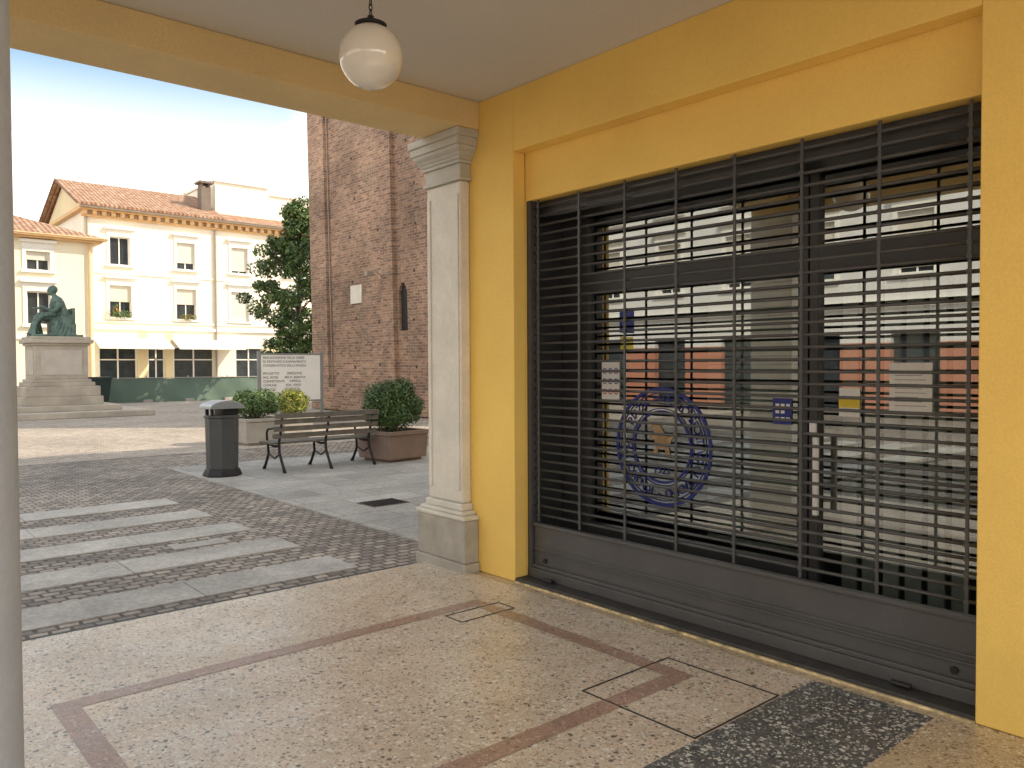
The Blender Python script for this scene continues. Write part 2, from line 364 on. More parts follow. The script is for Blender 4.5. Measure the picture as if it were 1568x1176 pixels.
def outline(x0, x1, y0, y1, t=0.006):
    mb.box(x0, x1, y0, y0+t, 0, 0.0045); mb.box(x0, x1, y1-t, y1, 0, 0.0045); mb.box(x0, x0+t, y0+t, y1-t, 0, 0.0045); mb.box(x1-t, x1, y0+t, y1-t, 0, 0.0045)
outline(2.79, 3.46, 2.04, 2.71); outline(2.98, 3.42, 3.93, 4.10, 0.004)
mb.make('cover_joints', INK, fl)
dr = empty('drain_grate', (5.0, 8.1, 0)); mb = MB(); mb.box(4.75, 5.25, 7.9, 8.3, GZ, GZ+0.009); mb.make('frame', simple('rust_iron', (0.10, 0.06, 0.045), 0.7, 0.4, var=0.4, nscale=12), dr)
mb = MB()
for i in range(9): mb.box(4.79+i*0.05, 4.81+i*0.05, 7.94, 8.26, GZ+0.009, GZ+0.018)
mb.make('bars', BLACKM, dr)

# ------------------------------------------------------------------ arcade building
ab = empty('arcade_building', (4, 2, 0))
mb = MB(); XW = 3.84; YB = -1.5
wall_open(mb, YB, 5.40, 0, 3.6, 0, 0.115, [(1.31, 4.41, -1, 3.15)], (XW, 0, 0, 1, 1, 0))
mb.make('shop_wall', YEL, ab, bevel=0.006)
mb = MB(); mb.box(XW+0.117, XW+0.30, 1.25, 4.45, 2.80, 3.2); mb.make('lintel', YEL, ab, bevel=0.006)
mb = MB(); mb.box(XW+0.117, 4.40, 4.41, 5.40, 0, 3.6); mb.box(XW+0.117, 4.40, YB, 1.308, 0, 3.6); mb.make('reveal_walls', YEL, ab)
box('beam_front', 0.42, 3.84, 4.80, 5.28, 3.39, 3.6, BEAM, ab, bevel=0.01)
box('beam_side', -0.05, 0.42, YB, 5.28, 3.32, 3.6, BEAM, ab, bevel=0.01)
box('ceiling', -0.05, 4.4, YB, 5.28, 3.6, 3.9, CEIL, ab)
box('corner_pier', -0.05, 0.42, 4.75, 5.28, 0, 3.32, STONE, ab, bevel=0.01)
box('threshold', XW+0.002, 4.42, 1.31, 4.41, -0.1, 0.03, SILL, ab, bevel=0.004)
box('threshold_light_strip', XW-0.012, XW+0.001, 1.31, 4.41, -0.1, 0.010, simple('threshold_light_strip', (0.62, 0.50, 0.28), 0.8, var=0.6, nscale=14), ab)  # warm light along the threshold front, painted as a yellowish strip
box('parapet', -0.05, 6, YB, 5.28, 3.9, 4.4, YEL, ab)
box('shadow_wing', 8.4, 42, YB, 5.28, 0, 13.9, OCHRE, ab)  # unseen wing, stepped and sized to cast the shadow edge across the piazza
box('shadow_wing_front', 6.0, 8.4, YB, 5.28, 3.9, 13.9, OCHRE, ab)  # unseen front part of the same shadow-casting mass
mb = MB(); mb.box(8.2, 8.399, YB, 5.28, 0, 3.9); mb.box(4.4, 8.2, 5.0, 5.28, 0, 3.9); mb.box(4.4, 8.2, YB, YB+0.2, 0, 3.9); mb.box(4.42, 8.2, YB+0.2, 5.0, -0.05, 0.02); mb.box(4.4, 8.2, YB+0.2, 5, 3.2, 3.9)
mb.make('interior', INT, ab)
mb = MB(); mb.box(6.4, 7.0, 1.7, 3.9, 0.02, 1.05); mb.box(8.0, 8.2, 1.5, 4.2, 1.3, 1.34); mb.box(8.0, 8.2, 1.5, 4.2, 1.8, 1.84); mb.make('shop_counter', WOOD, ab)
pl = empty('stone_pilaster', (3.78, 5.15, 0))
PB = (3.745, 3.839, 4.92, 5.37)
def ring(mb, o, z0, z1, oy=None):
    oy = o if oy is None else oy
    mb.box(PB[0]-o, PB[1], PB[2]-oy, PB[3]+oy, z0, z1)
mb = MB(); ring(mb, 0.06, GZ, 0.07, 0.105); ring(mb, 0.05, 0.07, 0.40, 0.09); mb.make('pedestal', STONED, pl, bevel=0.012)
mb = MB(); ring(mb, 0.065, 0.40, 0.435, 0.10); ring(mb, 0.045, 0.435, 0.465, 0.06); ring(mb, 0.02, 0.465, 0.52); mb.make('base_moulding', STONE, pl, bevel=0.012)
mb = MB(); ring(mb, 0.0, 0.52, 3.02); mb.make('shaft', STONE, pl, bevel=0.018)
mb = MB(); xf = PB[0]
mb.box(xf-0.012, xf, PB[2]+0.02, PB[2]+0.06, 0.62, 2.92); mb.box(xf-0.012, xf, PB[3]-0.06, PB[3]-0.02, 0.62, 2.92)
mb.tube([(xf+0.006, PB[2]+0.006, 0.66), (xf+0.006, PB[2]+0.006, 2.88)], 0.015, 8)
mb.make('shaft_frame', STONE, pl, bevel=0.006)
CAPM = simple('capital_stone', (0.55, 0.53, 0.46), 0.7, var=0.08, nscale=4, bstr=0.2)
mb = MB()
ring(mb, 0.022, 3.02, 3.05); ring(mb, 0.006, 3.05, 3.15); ring(mb, 0.026, 3.15, 3.175); ring(mb, 0.095, 3.27, 3.33); ring(mb, 0.11, 3.33, 3.388)
k0 = [(0.03, 3.175), (0.042, 3.20), (0.062, 3.225), (0.078, 3.24), (0.085, 3.27)]
for (o0, z0), (o1, z1) in zip(k0, k0[1:]):
    q = lambda o, z: [(PB[0]-o, PB[2]-o, z), (PB[1], PB[2]-o, z), (PB[1], PB[3]+o, z), (PB[0]-o, PB[3]+o, z)]
    mb.prism(q(o0, z0), q(o1, z1))
mb.make('capital', CAPM, pl, bevel=0.006)
gc = empty('round_column', (0.2, 2.25, 0))
MB().lathe((0.2, 2.25, 0), [(0.22, 0.0), (0.22, 0.12), (0.19, 0.15), (0.175, 0.2), (0.16, 0.24), (0.158, 3.1), (0.18, 3.14), (0.18, 3.18), (0.21, 3.22), (0.21, 3.318)], 48).make('shaft', COLGREY, gc, smooth=True)

# ------------------------------------------------------------------ storefront + shutter
sf = empty('glass_storefront', (4.35, 2.8, 0))
mb = MB(); X0, X1 = 4.32, 4.39
for y0, y1 in ((4.12, 4.409), (2.31, 2.365), (2.375, 2.43), (1.312, 1.38)): mb.box(X0, X1, y0, y1, 0.03, 2.8)
for (ya, yb) in ((2.43, 4.12), (1.38, 2.31)):
    mb.box(X0, X1, ya, yb, 2.12, 2.26); mb.box(X0, X1, ya, yb, 2.70, 2.8)
    mb.box(X0, X1, ya, yb, 0.03, 0.42 if ya > 2.4 else 0.30)
mb.make('frame', FRAME, sf, bevel=0.004)
mb = MB()
for (ya, yb) in ((2.43, 4.12), (1.38, 2.31)):
    for z0, z1 in ((0.30 if ya < 2 else 0.42, 2.12), (2.26, 2.70)):
        k = len(mb.v); mb.v += [(4.355, ya, z0), (4.355, yb, z0), (4.355, yb, z1), (4.355, ya, z1)]; mb.f.append((k, k+3, k+2, k+1))
mb.make('glass', GLASS, sf)
mb = MB(); mb.box(XW+0.13, 4.315, 4.395, 4.409, 0.03, 2.8); mb.make('side_lining', FRAME, sf)
box('shutter_box', 4.06, 4.31, 1.312, 4.394, 2.68, 2.8, FRAME, sf)
mb = MB()
for i in range(34): mb.box(4.40, 4.415, 2.46, 3.12, 0.45+i*0.05, 0.45+i*0.05+0.036)
mb.make('blind', BLIND, sf)
mb = MB()
for i in range(7): mb.box(4.5, 4.52, 1.45+i*0.12, 1.45+i*0.12+0.085, 0.05, 2.08)
mb.make('reflection_strips', simple('reflection_strip_pale', (0.85, 0.85, 0.81), 0.9), sf)  # pale strips behind the door pane, standing in for its bright reflection
mb = MB(); mb.tube([(4.25, 2.285, 0.74), (4.25, 2.285, 1.18)], 0.018, 12); mb.tube([(4.318, 2.325, 0.80), (4.25, 2.285, 0.80)], 0.009, 8); mb.tube([(4.318, 2.325, 1.12), (4.25, 2.285, 1.12)], 0.009, 8); mb.box(4.305, 4.318, 2.315, 2.355, 1.2, 1.27)
mb.make('door_handle', STEEL, sf, smooth=False)
GX = 4.352; RT = (R(90), 0, R(-90))
def disc_ring(mb, cy, cz, r0, r1, x, seg=56):
    for j in range(seg):
        a, b_ = 2*math.pi*j/seg, 2*math.pi*(j+1)/seg; k = len(mb.v)
        mb.v += [(x, cy+r*math.cos(t), cz+r*math.sin(t)) for r, t in ((r0, a), (r1, a), (r1, b_), (r0, b_))]; mb.f.append((k, k+1, k+2, k+3))
em = empty('round_club_emblem', (GX, 3.46, 1.03)); cy, cz = 3.46, 1.03
mb = MB(); disc_ring(mb, cy, cz, 0.385, 0.41, GX-0.002); disc_ring(mb, cy, cz, 0.365, 0.372, GX-0.002); disc_ring(mb, cy, cz, 0.262, 0.268, GX-0.002); disc_ring(mb, cy, cz, 0.235, 0.252, GX-0.002)
mb.make('rings', BLUE, em)
msg = 'CIRCOLO SPORTIVO CITTADINO * FONDATO 1921 * PIAZZA *'
for i, ch in enumerate(msg):
    if ch == ' ': continue
    t = math.pi/2+math.pi*0.02-2*math.pi*i/len(msg)
    p = (GX-0.002, cy-0.318*math.cos(t), cz+0.318*math.sin(t))
    o = text('letter_%d' % i, ch, 0.085, p, RT, BLUE, em)
    o.rotation_euler = (Matrix.Rotation(R(-90), 3, 'Z') @ Matrix.Rotation(R(90), 3, 'X') @ Matrix.Rotation(t-math.pi/2, 3, 'Z')).to_euler()
text('year', '1921', 0.075, (GX-0.002, cy, cz-0.16), RT, BLUE, em)
dog = [(-0.10, -0.10), (-0.05, -0.12), (-0.03, -0.05), (0.03, -0.04), (0.05, -0.12), (0.09, -0.12), (0.075, -0.03), (0.10, 0.03), (0.155, 0.08), (0.14, 0.10), (0.08, 0.05), (0.03, 0.08), (-0.01, 0.13), (0.0, 0.17), (-0.03, 0.155), (-0.09, 0.15), (-0.12, 0.12), (-0.08, 0.105), (-0.07, 0.06), (-0.13, 0.07), (-0.14, 0.05), (-0.075, 0.02), (-0.06, -0.04)]
mkobj('heraldic_figure', [(GX-0.002, cy-x*0.85, cz+z*0.85+0.03) for x, z in dog], [tuple(range(len(dog)))], simple('emblem_glow_tint', (0.42, 0.28, 0.14), 0.5, var=0.3, nscale=20), em)  # brown-orange colour paints the glow reflected at the emblem's centre
st = empty('opening_hours_sticker', (GX, 2.552, 1.31))
mb = MB(); mb.box(GX-0.004, GX-0.001, 2.49, 2.615, 1.235, 1.39); mb.make('sheet', BLUE, st)
mb = MB()
for i in range(3):
    for j in range(3 if i != 1 else 2): mb.box(GX-0.007, GX-0.005, 2.595-j*0.035-0.024, 2.595-j*0.035, 1.26+i*0.04, 1.278+i*0.04)
mb.make('marks', WHITE, st)
nt_ = empty('paper_notice', (GX, 1.81, 1.48)); box('sheet', GX-0.004, GX-0.001, 1.70, 1.92, 1.34, 1.60, WHITE, nt_)
mb = MB()
for i in range(9): mb.box(GX-0.006, GX-0.005, 1.73+0.02*(i*7 % 3), 1.89, 1.37+i*0.023, 1.3735+i*0.023)
mb.make('lines', simple('grey_ink', (0.3, 0.3, 0.3), 0.6), nt_)
rs = empty('rules_sticker', (GX, 3.92, 1.48)); box('sheet', GX-0.004, GX-0.001, 3.84, 4.01, 1.34, 1.62, WHITE, rs)
mb = MB(); mr = MB()
for i in range(3):
    for j in range(3):
        disc_ring(mr if i < 1 else mb, 3.98-j*0.055, 1.40+i*0.075, 0.014, 0.021, GX-0.006, 16)
mb.make('blue_symbols', BLUE, rs); mr.make('red_symbols', RED, rs)
ps = empty('colour_poster', (GX, 2.14, 1.4)); box('sheet', GX-0.004, GX-0.001, 2.08, 2.2, 1.30, 1.46, WHITE, ps); box('top_band', GX-0.007, GX-0.005, 2.08, 2.2, 1.35, 1.40, YELS, ps)

sh = empty('roller_shutter', (4.0, 2.85, 0)); SX = 4.01; SP = 0.0665
mb = MB()
z = 0.49
while z < 2.79:
    mb.tube([(SX, 1.312, z), (SX, 4.39, z)], 0.0095, 6); z += SP
mb.make('rods', DARK, sh, smooth=True)
mb = MB()
for k in range(-1, 7):
    y = 3.896-0.4155*k; mb.box(SX-0.021, SX-0.010, y-0.008, y+0.008, 0.44, 2.8)
    zz = 0.49
    while zz < 2.79: mb.box(SX-0.025, SX-0.0215, y-0.0125, y+0.0125, zz-0.010, zz+0.010); zz += SP
mb.box(SX-0.045, SX+0.03, 4.365, 4.394, 0.03, 2.8)
mb.make('vertical_links', DARK, sh, bevel=0.002)
mb = MB(); mb.box(SX-0.018, SX+0.012, 1.312, 4.36, 0.05, 0.43)
mb.box(SX-0.035, SX-0.0185, 1.312, 4.36, 0.405, 0.43); mb.box(SX-0.03, SX-0.0185, 1.312, 4.36, 0.235, 0.25)
mb.box(SX-0.032, SX-0.0185, 1.312, 4.36, 0.20, 0.212)
mb.box(SX-0.06, SX-0.019, 1.312, 4.36, 0.032, 0.10); mb.box(SX-0.045, SX-0.019, 1.312, 4.36, 0.10, 0.125)
mb.make('bottom_panel', PANEL, sh, bevel=0.004)
for i, y in enumerate((4.13, 1.66)):
    mb = MB(); mb.box(SX-0.10, SX-0.061, y-0.03, y+0.03, 0.035, 0.05); mb.tube([(SX-0.10, y-0.045, 0.05), (SX-0.10, y+0.045, 0.05)], 0.014, 8); mb.make('lock_%d' % (i+1), BLACKM, sh)
mb = MB()
for y in (4.24, 1.45): mb.tube([(SX-0.03, y, 0.16), (SX-0.018, y, 0.16)], 0.018, 12)
mb.make('keyholes', BLACKM, sh)

# ------------------------------------------------------------------ globe lamp
lp = empty('globe_lamp', (1.99, 3.30, 3.05)); LC = (1.99, 3.30, 3.05)
MB().ell(LC, (0.15, 0.15, 0.15), 48, 28).make('globe', OPAL, lp, smooth=True)
MB().lathe((LC[0], LC[1], LC[2]), [(0.062, 0.134), (0.075, 0.136), (0.075, 0.150), (0.05, 0.162), (0.02, 0.17), (0.014, 0.19)], 28).make('cap', BLACKM, lp)
mb = MB(); z = LC[2]+0.19; i = 0
while z < 3.58:
    pts = []
    for j in range(13):
        t = 2*math.pi*j/12; a = 0.008*math.cos(t); b_ = 0.017*math.sin(t)
        pts.append((LC[0]+(a if i % 2 else 0), LC[1]+(0 if i % 2 else a), z+b_+0.014))
    mb.tube(pts, 0.0028, 5, cap=False); z += 0.026; i += 1
mb.make('chain', BLACKM, lp, smooth=True)
MB().lathe((LC[0], LC[1], 3.56), [(0.012, 0), (0.05, 0.025), (0.05, 0.039)], 20).make('ceiling_rose', BLACKM, lp)

# ------------------------------------------------------------------ trash bin
tb = empty('litter_bin', (4.49, 11.75, 0)); bx, by = 4.49, 11.75
MB().lathe((bx, by, GZ), [(0.275, 0), (0.275, 0.03), (0.245, 0.10), (0.235, 0.11)], 8, rot=R(22.5)).make('base', BLACKM, tb)
MB().lathe((bx, by, GZ), [(0.225, 0.11), (0.238, 0.86), (0.255, 0.87), (0.255, 0.90), (0.23, 0.905)], 8, rot=R(22.5)).make('body', BIN, tb, bevel=0.006)
mb = MB()
for dx, dy in ((-0.18, -0.1), (0.18, -0.1), (0.18, 0.1), (-0.18, 0.1)): mb.box(bx+dx-0.02, bx+dx+0.02, by+dy-0.02, by+dy+0.02, GZ+0.905, GZ+1.02)
mb.box(bx-0.05, bx+0.159, by-0.16, by+0.16, GZ+0.905, GZ+1.0)
mb.make('opening', BLACKM, tb)
mb = MB(); p0 = []; p1 = []
for j in range(11):
    t = math.pi*j/10; p0.append((bx-0.26*math.cos(t), by-0.23, GZ+1.0+0.12*math.sin(t))); p1.append((bx-0.26*math.cos(t), by+0.23, GZ+1.0+0.12*math.sin(t)))
mb.prism(p0, p1); mb.make('lid', BINLID, tb, bevel=0.008)

# ------------------------------------------------------------------ bench
bn = empty('park_bench', (6.0, 11.7, 0)); XA, XB = 5.15, 6.95; by = 11.45
mb = MB()
for x in (XA+0.12, (XA+XB)/2, XB-0.12):
    rise = [(x, by-0.14, GZ), (x, by-0.06, GZ+0.12), (x, by+0.05, GZ+0.30), (x, by+0.06, GZ+0.45), (x, by-0.01, GZ+0.65), (x, by-0.07, GZ+0.88)]
    mb.tube(rise, [0.028, 0.022, 0.022, 0.022, 0.02, 0.018], 8)
    mb.tube([(x, by+0.62, GZ), (x, by+0.55, GZ+0.08), (x, by+0.44, GZ+0.25), (x, by+0.46, GZ+0.42)], [0.03, 0.022, 0.022, 0.02], 8)
    mb.tube([(x, by+0.05, GZ+0.40), (x, by+0.25, GZ+0.385), (x, by+0.50, GZ+0.42)], 0.02, 8)
    mb.tube([(x, by+0.04, GZ+0.28), (x, by+0.22, GZ+0.20), (x, by+0.45, GZ+0.26)], 0.014, 8)
    if x != (XA+XB)/2:
        mb.tube([(x, by-0.0, GZ+0.64), (x, by+0.25, GZ+0.66), (x, by+0.45, GZ+0.64), (x, by+0.50, GZ+0.58), (x, by+0.48, GZ+0.42)], 0.018, 8)
mb.make('iron_frame', BLACKM, bn, smooth=True)
mb = MB()
for i in range(6): mb.box(XA, XB, by+0.06+i*0.078, by+0.06+i*0.078+0.06, GZ+0.43, GZ+0.46)
mb.make('seat', WOOD, bn, bevel=0.005)
mb = MB()
for zz, yy in ((0.52, by+0.0), (0.63, by-0.035), (0.74, by-0.065), (0.83, by-0.09)):
    mb.box(XA, XB, yy-0.0, yy+0.028, GZ+zz, GZ+zz+0.075)
mb.make('backrest', WOOD, bn, bevel=0.005)

# ------------------------------------------------------------------ planters with shrubs
def planter(name, x, y, wd, h, mat, rot=0.0, tp=0.95):
    e = empty(name, (x, y, 0)); c, s = math.cos(rot), math.sin(rot); fr = (x, y, c, s, -s, c)
    mb = MB(); a = wd/2
    p0 = [(x+(u*c-v*s)*a*tp, y+(u*s+v*c)*a*tp, GZ+0.05) for u, v in ((-1, -1), (1, -1), (1, 1), (-1, 1))]
    p1 = [(x+(u*c-v*s)*a, y+(u*s+v*c)*a, GZ+h-0.07) for u, v in ((-1, -1), (1, -1), (1, 1), (-1, 1))]
    mb.prism(p0, p1)
    mb.box(-a*0.8, a*0.8, -a*0.8, a*0.8, GZ, GZ+0.05, fr)
    o = 0.02
    for q in ((-a-o, a+o, -a-o, -a+0.04), (-a-o, a+o, a-0.04, a+o), (-a-o, -a+0.04, -a+0.04, a-0.04), (a-0.04, a+o, -a+0.04, a-0.04)): mb.box(*q, GZ+h-0.069, GZ+h, fr)
    mb.make('tub', mat, e, bevel=0.01); box('soil', -a+0.045, a-0.045, -a+0.045, a-0.045, GZ+h-0.1, GZ+h-0.03, SOIL, e, fr=fr)
    return e
def shrub(name, x, y, z0, rx, rz, n, mats, wts, size, seed):
    rnd = random.Random(seed); cl = []
    e = empty(name, (x, y, z0))
    for i in range(26):
        t = rnd.uniform(0, 6.28); ph = rnd.uniform(-0.6, 1.0); rr = rx*0.68*math.sqrt(max(0, 1-ph*ph*0.8))
        cl.append(((x+rr*math.cos(t), y+rr*math.sin(t), z0+rz*(0.95+0.62*ph)), (rx*rnd.uniform(0.28, 0.42),)*2+(rz*rnd.uniform(0.28, 0.42),), n//30))
    cl.append(((x, y, z0+rz*0.95), (rx*0.85, rx*0.85, rz*0.85), n//3))
    leaves('foliage', cl, size, mats, wts, e, seed)
    mb = MB()
    for i in range(6):
        t = i*1.05; mb.tube([(x+0.03*math.cos(t), y+0.03*math.sin(t), z0-0.05), (x+rx*0.3*math.cos(t), y+rx*0.3*math.sin(t), z0+rz*0.6), (x+rx*0.6*math.cos(t), y+rx*0.6*math.sin(t), z0+rz*1.2)], [0.02, 0.012, 0.004], 6)
    mb.make('stems', BARK, e)
planter('terracotta_planter', 7.45, 11.75, 0.86, 0.52, PLANT_T, rot=R(8))
shrub('round_shrub', 7.43, 11.75, GZ+0.44, 0.56, 0.50, 16000, [LF1, LF2, LF3], [0.35, 0.4, 0.25], 0.026, 3)
planter('stone_planter', 6.9, 16.1, 0.85, 0.55, PLANT_S)
shrub('potted_shrub', 6.85, 16.1, GZ+0.5, 0.54, 0.34, 7000, [LF1, LF2, LF3], [0.25, 0.4, 0.35], 0.032, 4)
planter('stone_planter', 8.0, 16.8, 0.7, 0.5, PLANT_S)
shrub('yellow_shrub', 8.0, 16.8, GZ+0.45, 0.40, 0.34, 4500, [LF3, LFY, LF2], [0.3, 0.45, 0.25], 0.032, 5)

# ------------------------------------------------------------------ info board
ib = empty('information_board', (10.3, 21.6, 0))
box('panel', 9.36, 11.18, 21.56, 21.6, 0.60, 1.90, simple('board_white', (0.86, 0.87, 0.85), 0.5, var=0.03), ib)
mb = MB(); mb.box(9.27, 9.355, 21.54, 21.62, GZ, 2.0); mb.box(11.185, 11.27, 21.54, 21.62, GZ, 2.0); mb.box(9.355, 11.185, 21.55, 21.61, 1.905, 1.945); mb.box(9.355, 11.185, 21.55, 21.61, 0.555, 0.595); mb.make('posts', simple('post_grey', (0.25, 0.26, 0.26), 0.5), ib)
rows = ['REALIZZAZIONE DELLE OPERE', 'DI RESTAURO E RISANAMENTO', 'CONSERVATIVO DELLA PIAZZA', '', 'PROGETTO         DIREZIONE', 'ING. ROSSI       ARCH. BIANCHI', 'COMMITTENTE      IMPRESA', 'COMUNE           EDIL VERDI', 'CALCOLI          SICUREZZA', 'GEOM. NERI       ING. GALLI', 'IMPORTO LAVORI   FINE LAVORI']
for i, t in enumerate(rows):
    if t: text('line_%d' % i, t, 0.092, (9.42, 21.553, 1.82-i*0.112), (R(90), 0, 0), INK, ib, 'LEFT')

# ------------------------------------------------------------------ statue
mn = empty('monument_pedestal', (6.0, 30.2, 0)); px, py = 6.0, 30.2
mb = MB()
for a, z0, z1 in ((2.4, GZ, 0.16), (1.6, 0.16, 0.34), (1.15, 0.34, 0.62), (1.08, 0.62, 0.95), (0.95, 0.95, 1.08), (0.86, 1.08, 1.18), (0.78, 1.18, 2.28), (0.84, 2.28, 2.36), (0.93, 2.36, 2.48), (0.86, 2.48, 2.58)):
    mb.box(px-a, px+a, py-a, py+a, z0, z1)
mb.make('blocks', MARB, mn, bevel=0.02)
mb = MB(); mb.box(px-0.6, px+0.6, py-0.80, py-0.781, 1.32, 2.14); mb.box(px-0.80, px-0.781, py-0.6, py+0.6, 1.32, 2.14); mb.make('inset_panels', simple('pale_marble', (0.56, 0.51, 0.45), 0.6, var=0.1), mn, bevel=0.008)
sb = MB(); S = 1.13
def T(x, y, z): return (px-x*S+0.0, py-y*S, 2.58+z*S)
def limb(pts, rad): sb.tube([T(*p) for p in pts], [r*S for r in rad], 10)
def el(c, r): sb.ell(T(*c), tuple(q*S for q in r), 14, 9)
sb.box(px-0.78, px+0.72, py-0.52, py+0.52, 2.58, 2.66)
def bb_(x0, x1, y0, y1, z0, z1): sb.box(px-x1*S, px-x0*S, py-y1*S, py-y0*S, 2.58+z0*S, 2.58+z1*S)
bb_(-0.42, 0.18, -0.3, 0.3, 0.05, 0.46); bb_(-0.46, -0.36, -0.3, 0.3, 0.4, 0.86)
limb([(-0.10, 0, 0.48), (-0.08, 0, 0.72), (-0.05, 0, 0.95), (-0.02, 0, 1.12), (0.02, 0, 1.22)], [0.21, 0.20, 0.22, 0.16, 0.07])
el((-0.04, 0, 1.03), (0.15, 0.27, 0.11))
limb([(0.0, 0, 1.12), (0.06, 0, 1.30)], [0.075, 0.062])
el((0.09, 0, 1.37), (0.115, 0.092, 0.135)); el((0.05, 0, 1.40), (0.125, 0.112, 0.125)); el((0.205, 0, 1.36), (0.025, 0.018, 0.03)); el((0.16, 0, 1.275), (0.055, 0.05, 0.055))
for s in (-1, 1):
    kx = 0.50 if s > 0 else 0.44; fx = 0.66 if s > 0 else 0.40
    limb([(-0.08, 0.11*s, 0.52), (0.2, 0.15*s, 0.58), (kx, 0.17*s, 0.60)], [0.13, 0.115, 0.09])
    limb([(kx, 0.17*s, 0.60), (kx+(fx-kx)*0.5, 0.165*s, 0.35), (fx-0.06, 0.16*s, 0.10)], [0.085, 0.075, 0.045])
    limb([(fx-0.09, 0.16*s, 0.08), (fx+0.04, 0.17*s, 0.09), (fx+0.13, 0.18*s, 0.075)], [0.045, 0.048, 0.03])
limb([(-0.05, 0.23, 1.06), (-0.02, 0.31, 0.86), (0.10, 0.30, 0.74)], [0.095, 0.08, 0.065]); limb([(0.10, 0.30, 0.74), (0.24, 0.24, 0.80), (0.36, 0.17, 0.86)], [0.062, 0.052, 0.035])
limb([(-0.05, -0.23, 1.06), (-0.06, -0.33, 0.86), (0.04, -0.31, 0.70)], [0.095, 0.08, 0.065]); limb([(0.04, -0.31, 0.70), (0.20, -0.24, 0.69), (0.34, -0.18, 0.69)], [0.062, 0.052, 0.035])
el((0.40, 0.15, 0.88), (0.055, 0.035, 0.04)); el((0.39, -0.17, 0.70), (0.06, 0.035, 0.03))
for k in range(4):
    limb([(0.42, 0.13+0.018*k, 0.89), (0.47, 0.12+0.018*k, 0.87)], [0.014, 0.01]); limb([(0.42, -0.20+0.018*k, 0.70), (0.49, -0.20+0.02*k, 0.67)], [0.014, 0.01])
bb_(0.42, 0.62, 0.02, 0.22, 0.80, 0.84)
for i in range(9):
    yy = -0.26+i*0.065
    limb([(0.05+0.02*(i % 2), yy, 0.66), (0.38+0.03*(i % 2), yy*1.05, 0.62), (0.50+0.04*((i*7) % 3), yy*1.1, 0.35), (0.56+0.05*((i*5) % 3), yy*1.25, 0.06)], [0.07, 0.07, 0.055, 0.06])
for i in range(5):
    limb([(-0.1-0.03*i, 0.26, 1.05-0.1*i), (-0.16-0.04*i, 0.30, 0.75-0.06*i), (-0.05-0.09*i, 0.36, 0.35), (0.1-0.12*i, 0.40, 0.06)], [0.08, 0.08, 0.06, 0.07])
    limb([(-0.1-0.03*i, -0.26, 1.05-0.1*i), (-0.16-0.04*i, -0.30, 0.75-0.06*i), (-0.05-0.09*i, -0.36, 0.35), (0.1-0.12*i, -0.40, 0.06)], [0.08, 0.08, 0.06, 0.07])
limb([(0.02, 0.2, 1.1), (0.08, 0.0, 0.9), (0.06, -0.2, 0.72), (0.1, -0.28, 0.6)], [0.06, 0.07, 0.08, 0.08])
stt = empty('seated_statue', (px, py, 2.58)); so_ = sb.make('figure', BRONZE, stt, smooth=True)
rm = so_.modifiers.new('remesh', 'REMESH'); rm.mode = 'VOXEL'; rm.voxel_size = 0.022; rm.use_smooth_shade = True
sm = so_.modifiers.new('smooth', 'SMOOTH'); sm.iterations = 2; sm.factor = 0.5

# ------------------------------------------------------------------ bell tower
tw = empty('brick_bell_tower', (18, 22, 0)); TX = 14.2; Y0, Y1 = 16.0, 27.6; mb = MB(); HT = 40
wall_open(mb, Y0, Y1, 0, HT, 0, 0.6, [(21.36, 21.86, 2.70, 4.00), (21.42, 21.80, 4.00, 4.14), (21.50, 21.72, 4.14, 4.24), (22.8, 23.4, 16, 19)], (TX, 0, 0, 1, 1, 0))
mb.box(TX+0.6, 22.0, Y0, Y1, 0, HT)
for a, b_ in ((Y0, 17.2), (21.95, 22.65), (26.4, Y1)): mb.box(TX-0.16, TX-0.001, a, b_, 0, HT)
mb.box(TX-0.22, TX-0.161, Y0-0.05, 21.9, 0, 0.8); mb.box(TX-0.22, TX-0.161, 22.7, Y1+0.05, 0, 0.8)
mb.box(TX-0.22, TX-0.162, 21.9, 22.7, 0, 0.82)
mb.box(TX-0.25, 22.2, Y0-0.2, Y1+0.2, HT, HT+0.6)
v = [(x, y+0.030*z, z) for x, y, z in mb.v]; mkobj('brickwork', v, mb.f, BRICK, tw)
mb = MB()
for i in range(60):
    z = 1.6+ (i//5)*1.45+random.uniform(-0.15, 0.15); y = 18.9+(i % 5)*1.85+0.5*random.random(); mb.box(TX-0.004, TX+0.05, y+0.03*z, y+0.10+0.03*z, z, z+0.09)
mb.make('putlog_holes', simple('hole_dark', (0.06, 0.045, 0.035), 0.9), tw)
box('slit_glass', TX+0.10, TX+0.14, 21.36, 22.04, 2.65, 4.27, simple('slit_dark', (0.02, 0.02, 0.022), 0.5), tw)
mb = MB(); mb.box(TX-0.04, TX-0.006, 24.25, 25.0, 3.75, 4.38); mb.make('plaque', simple('plaque_marble', (0.70, 0.65, 0.55), 0.6), tw)
mb = MB(); mb.tube([(TX-0.16, 22.75, 4.5), (TX-0.4, 22.75, 4.7), (TX-0.6, 22.75, 4.65)], 0.02, 8); mb.box(TX-0.75, TX-0.5, 22.66, 22.84, 4.5, 4.64); mb.make('floodlight', LEAD, tw)
mb = MB(); mb.tube([(TX-0.06, 26.3, 0), (TX-0.06, 27.0, 22)], 0.02, 6); mb.make('cable', LEAD, tw)

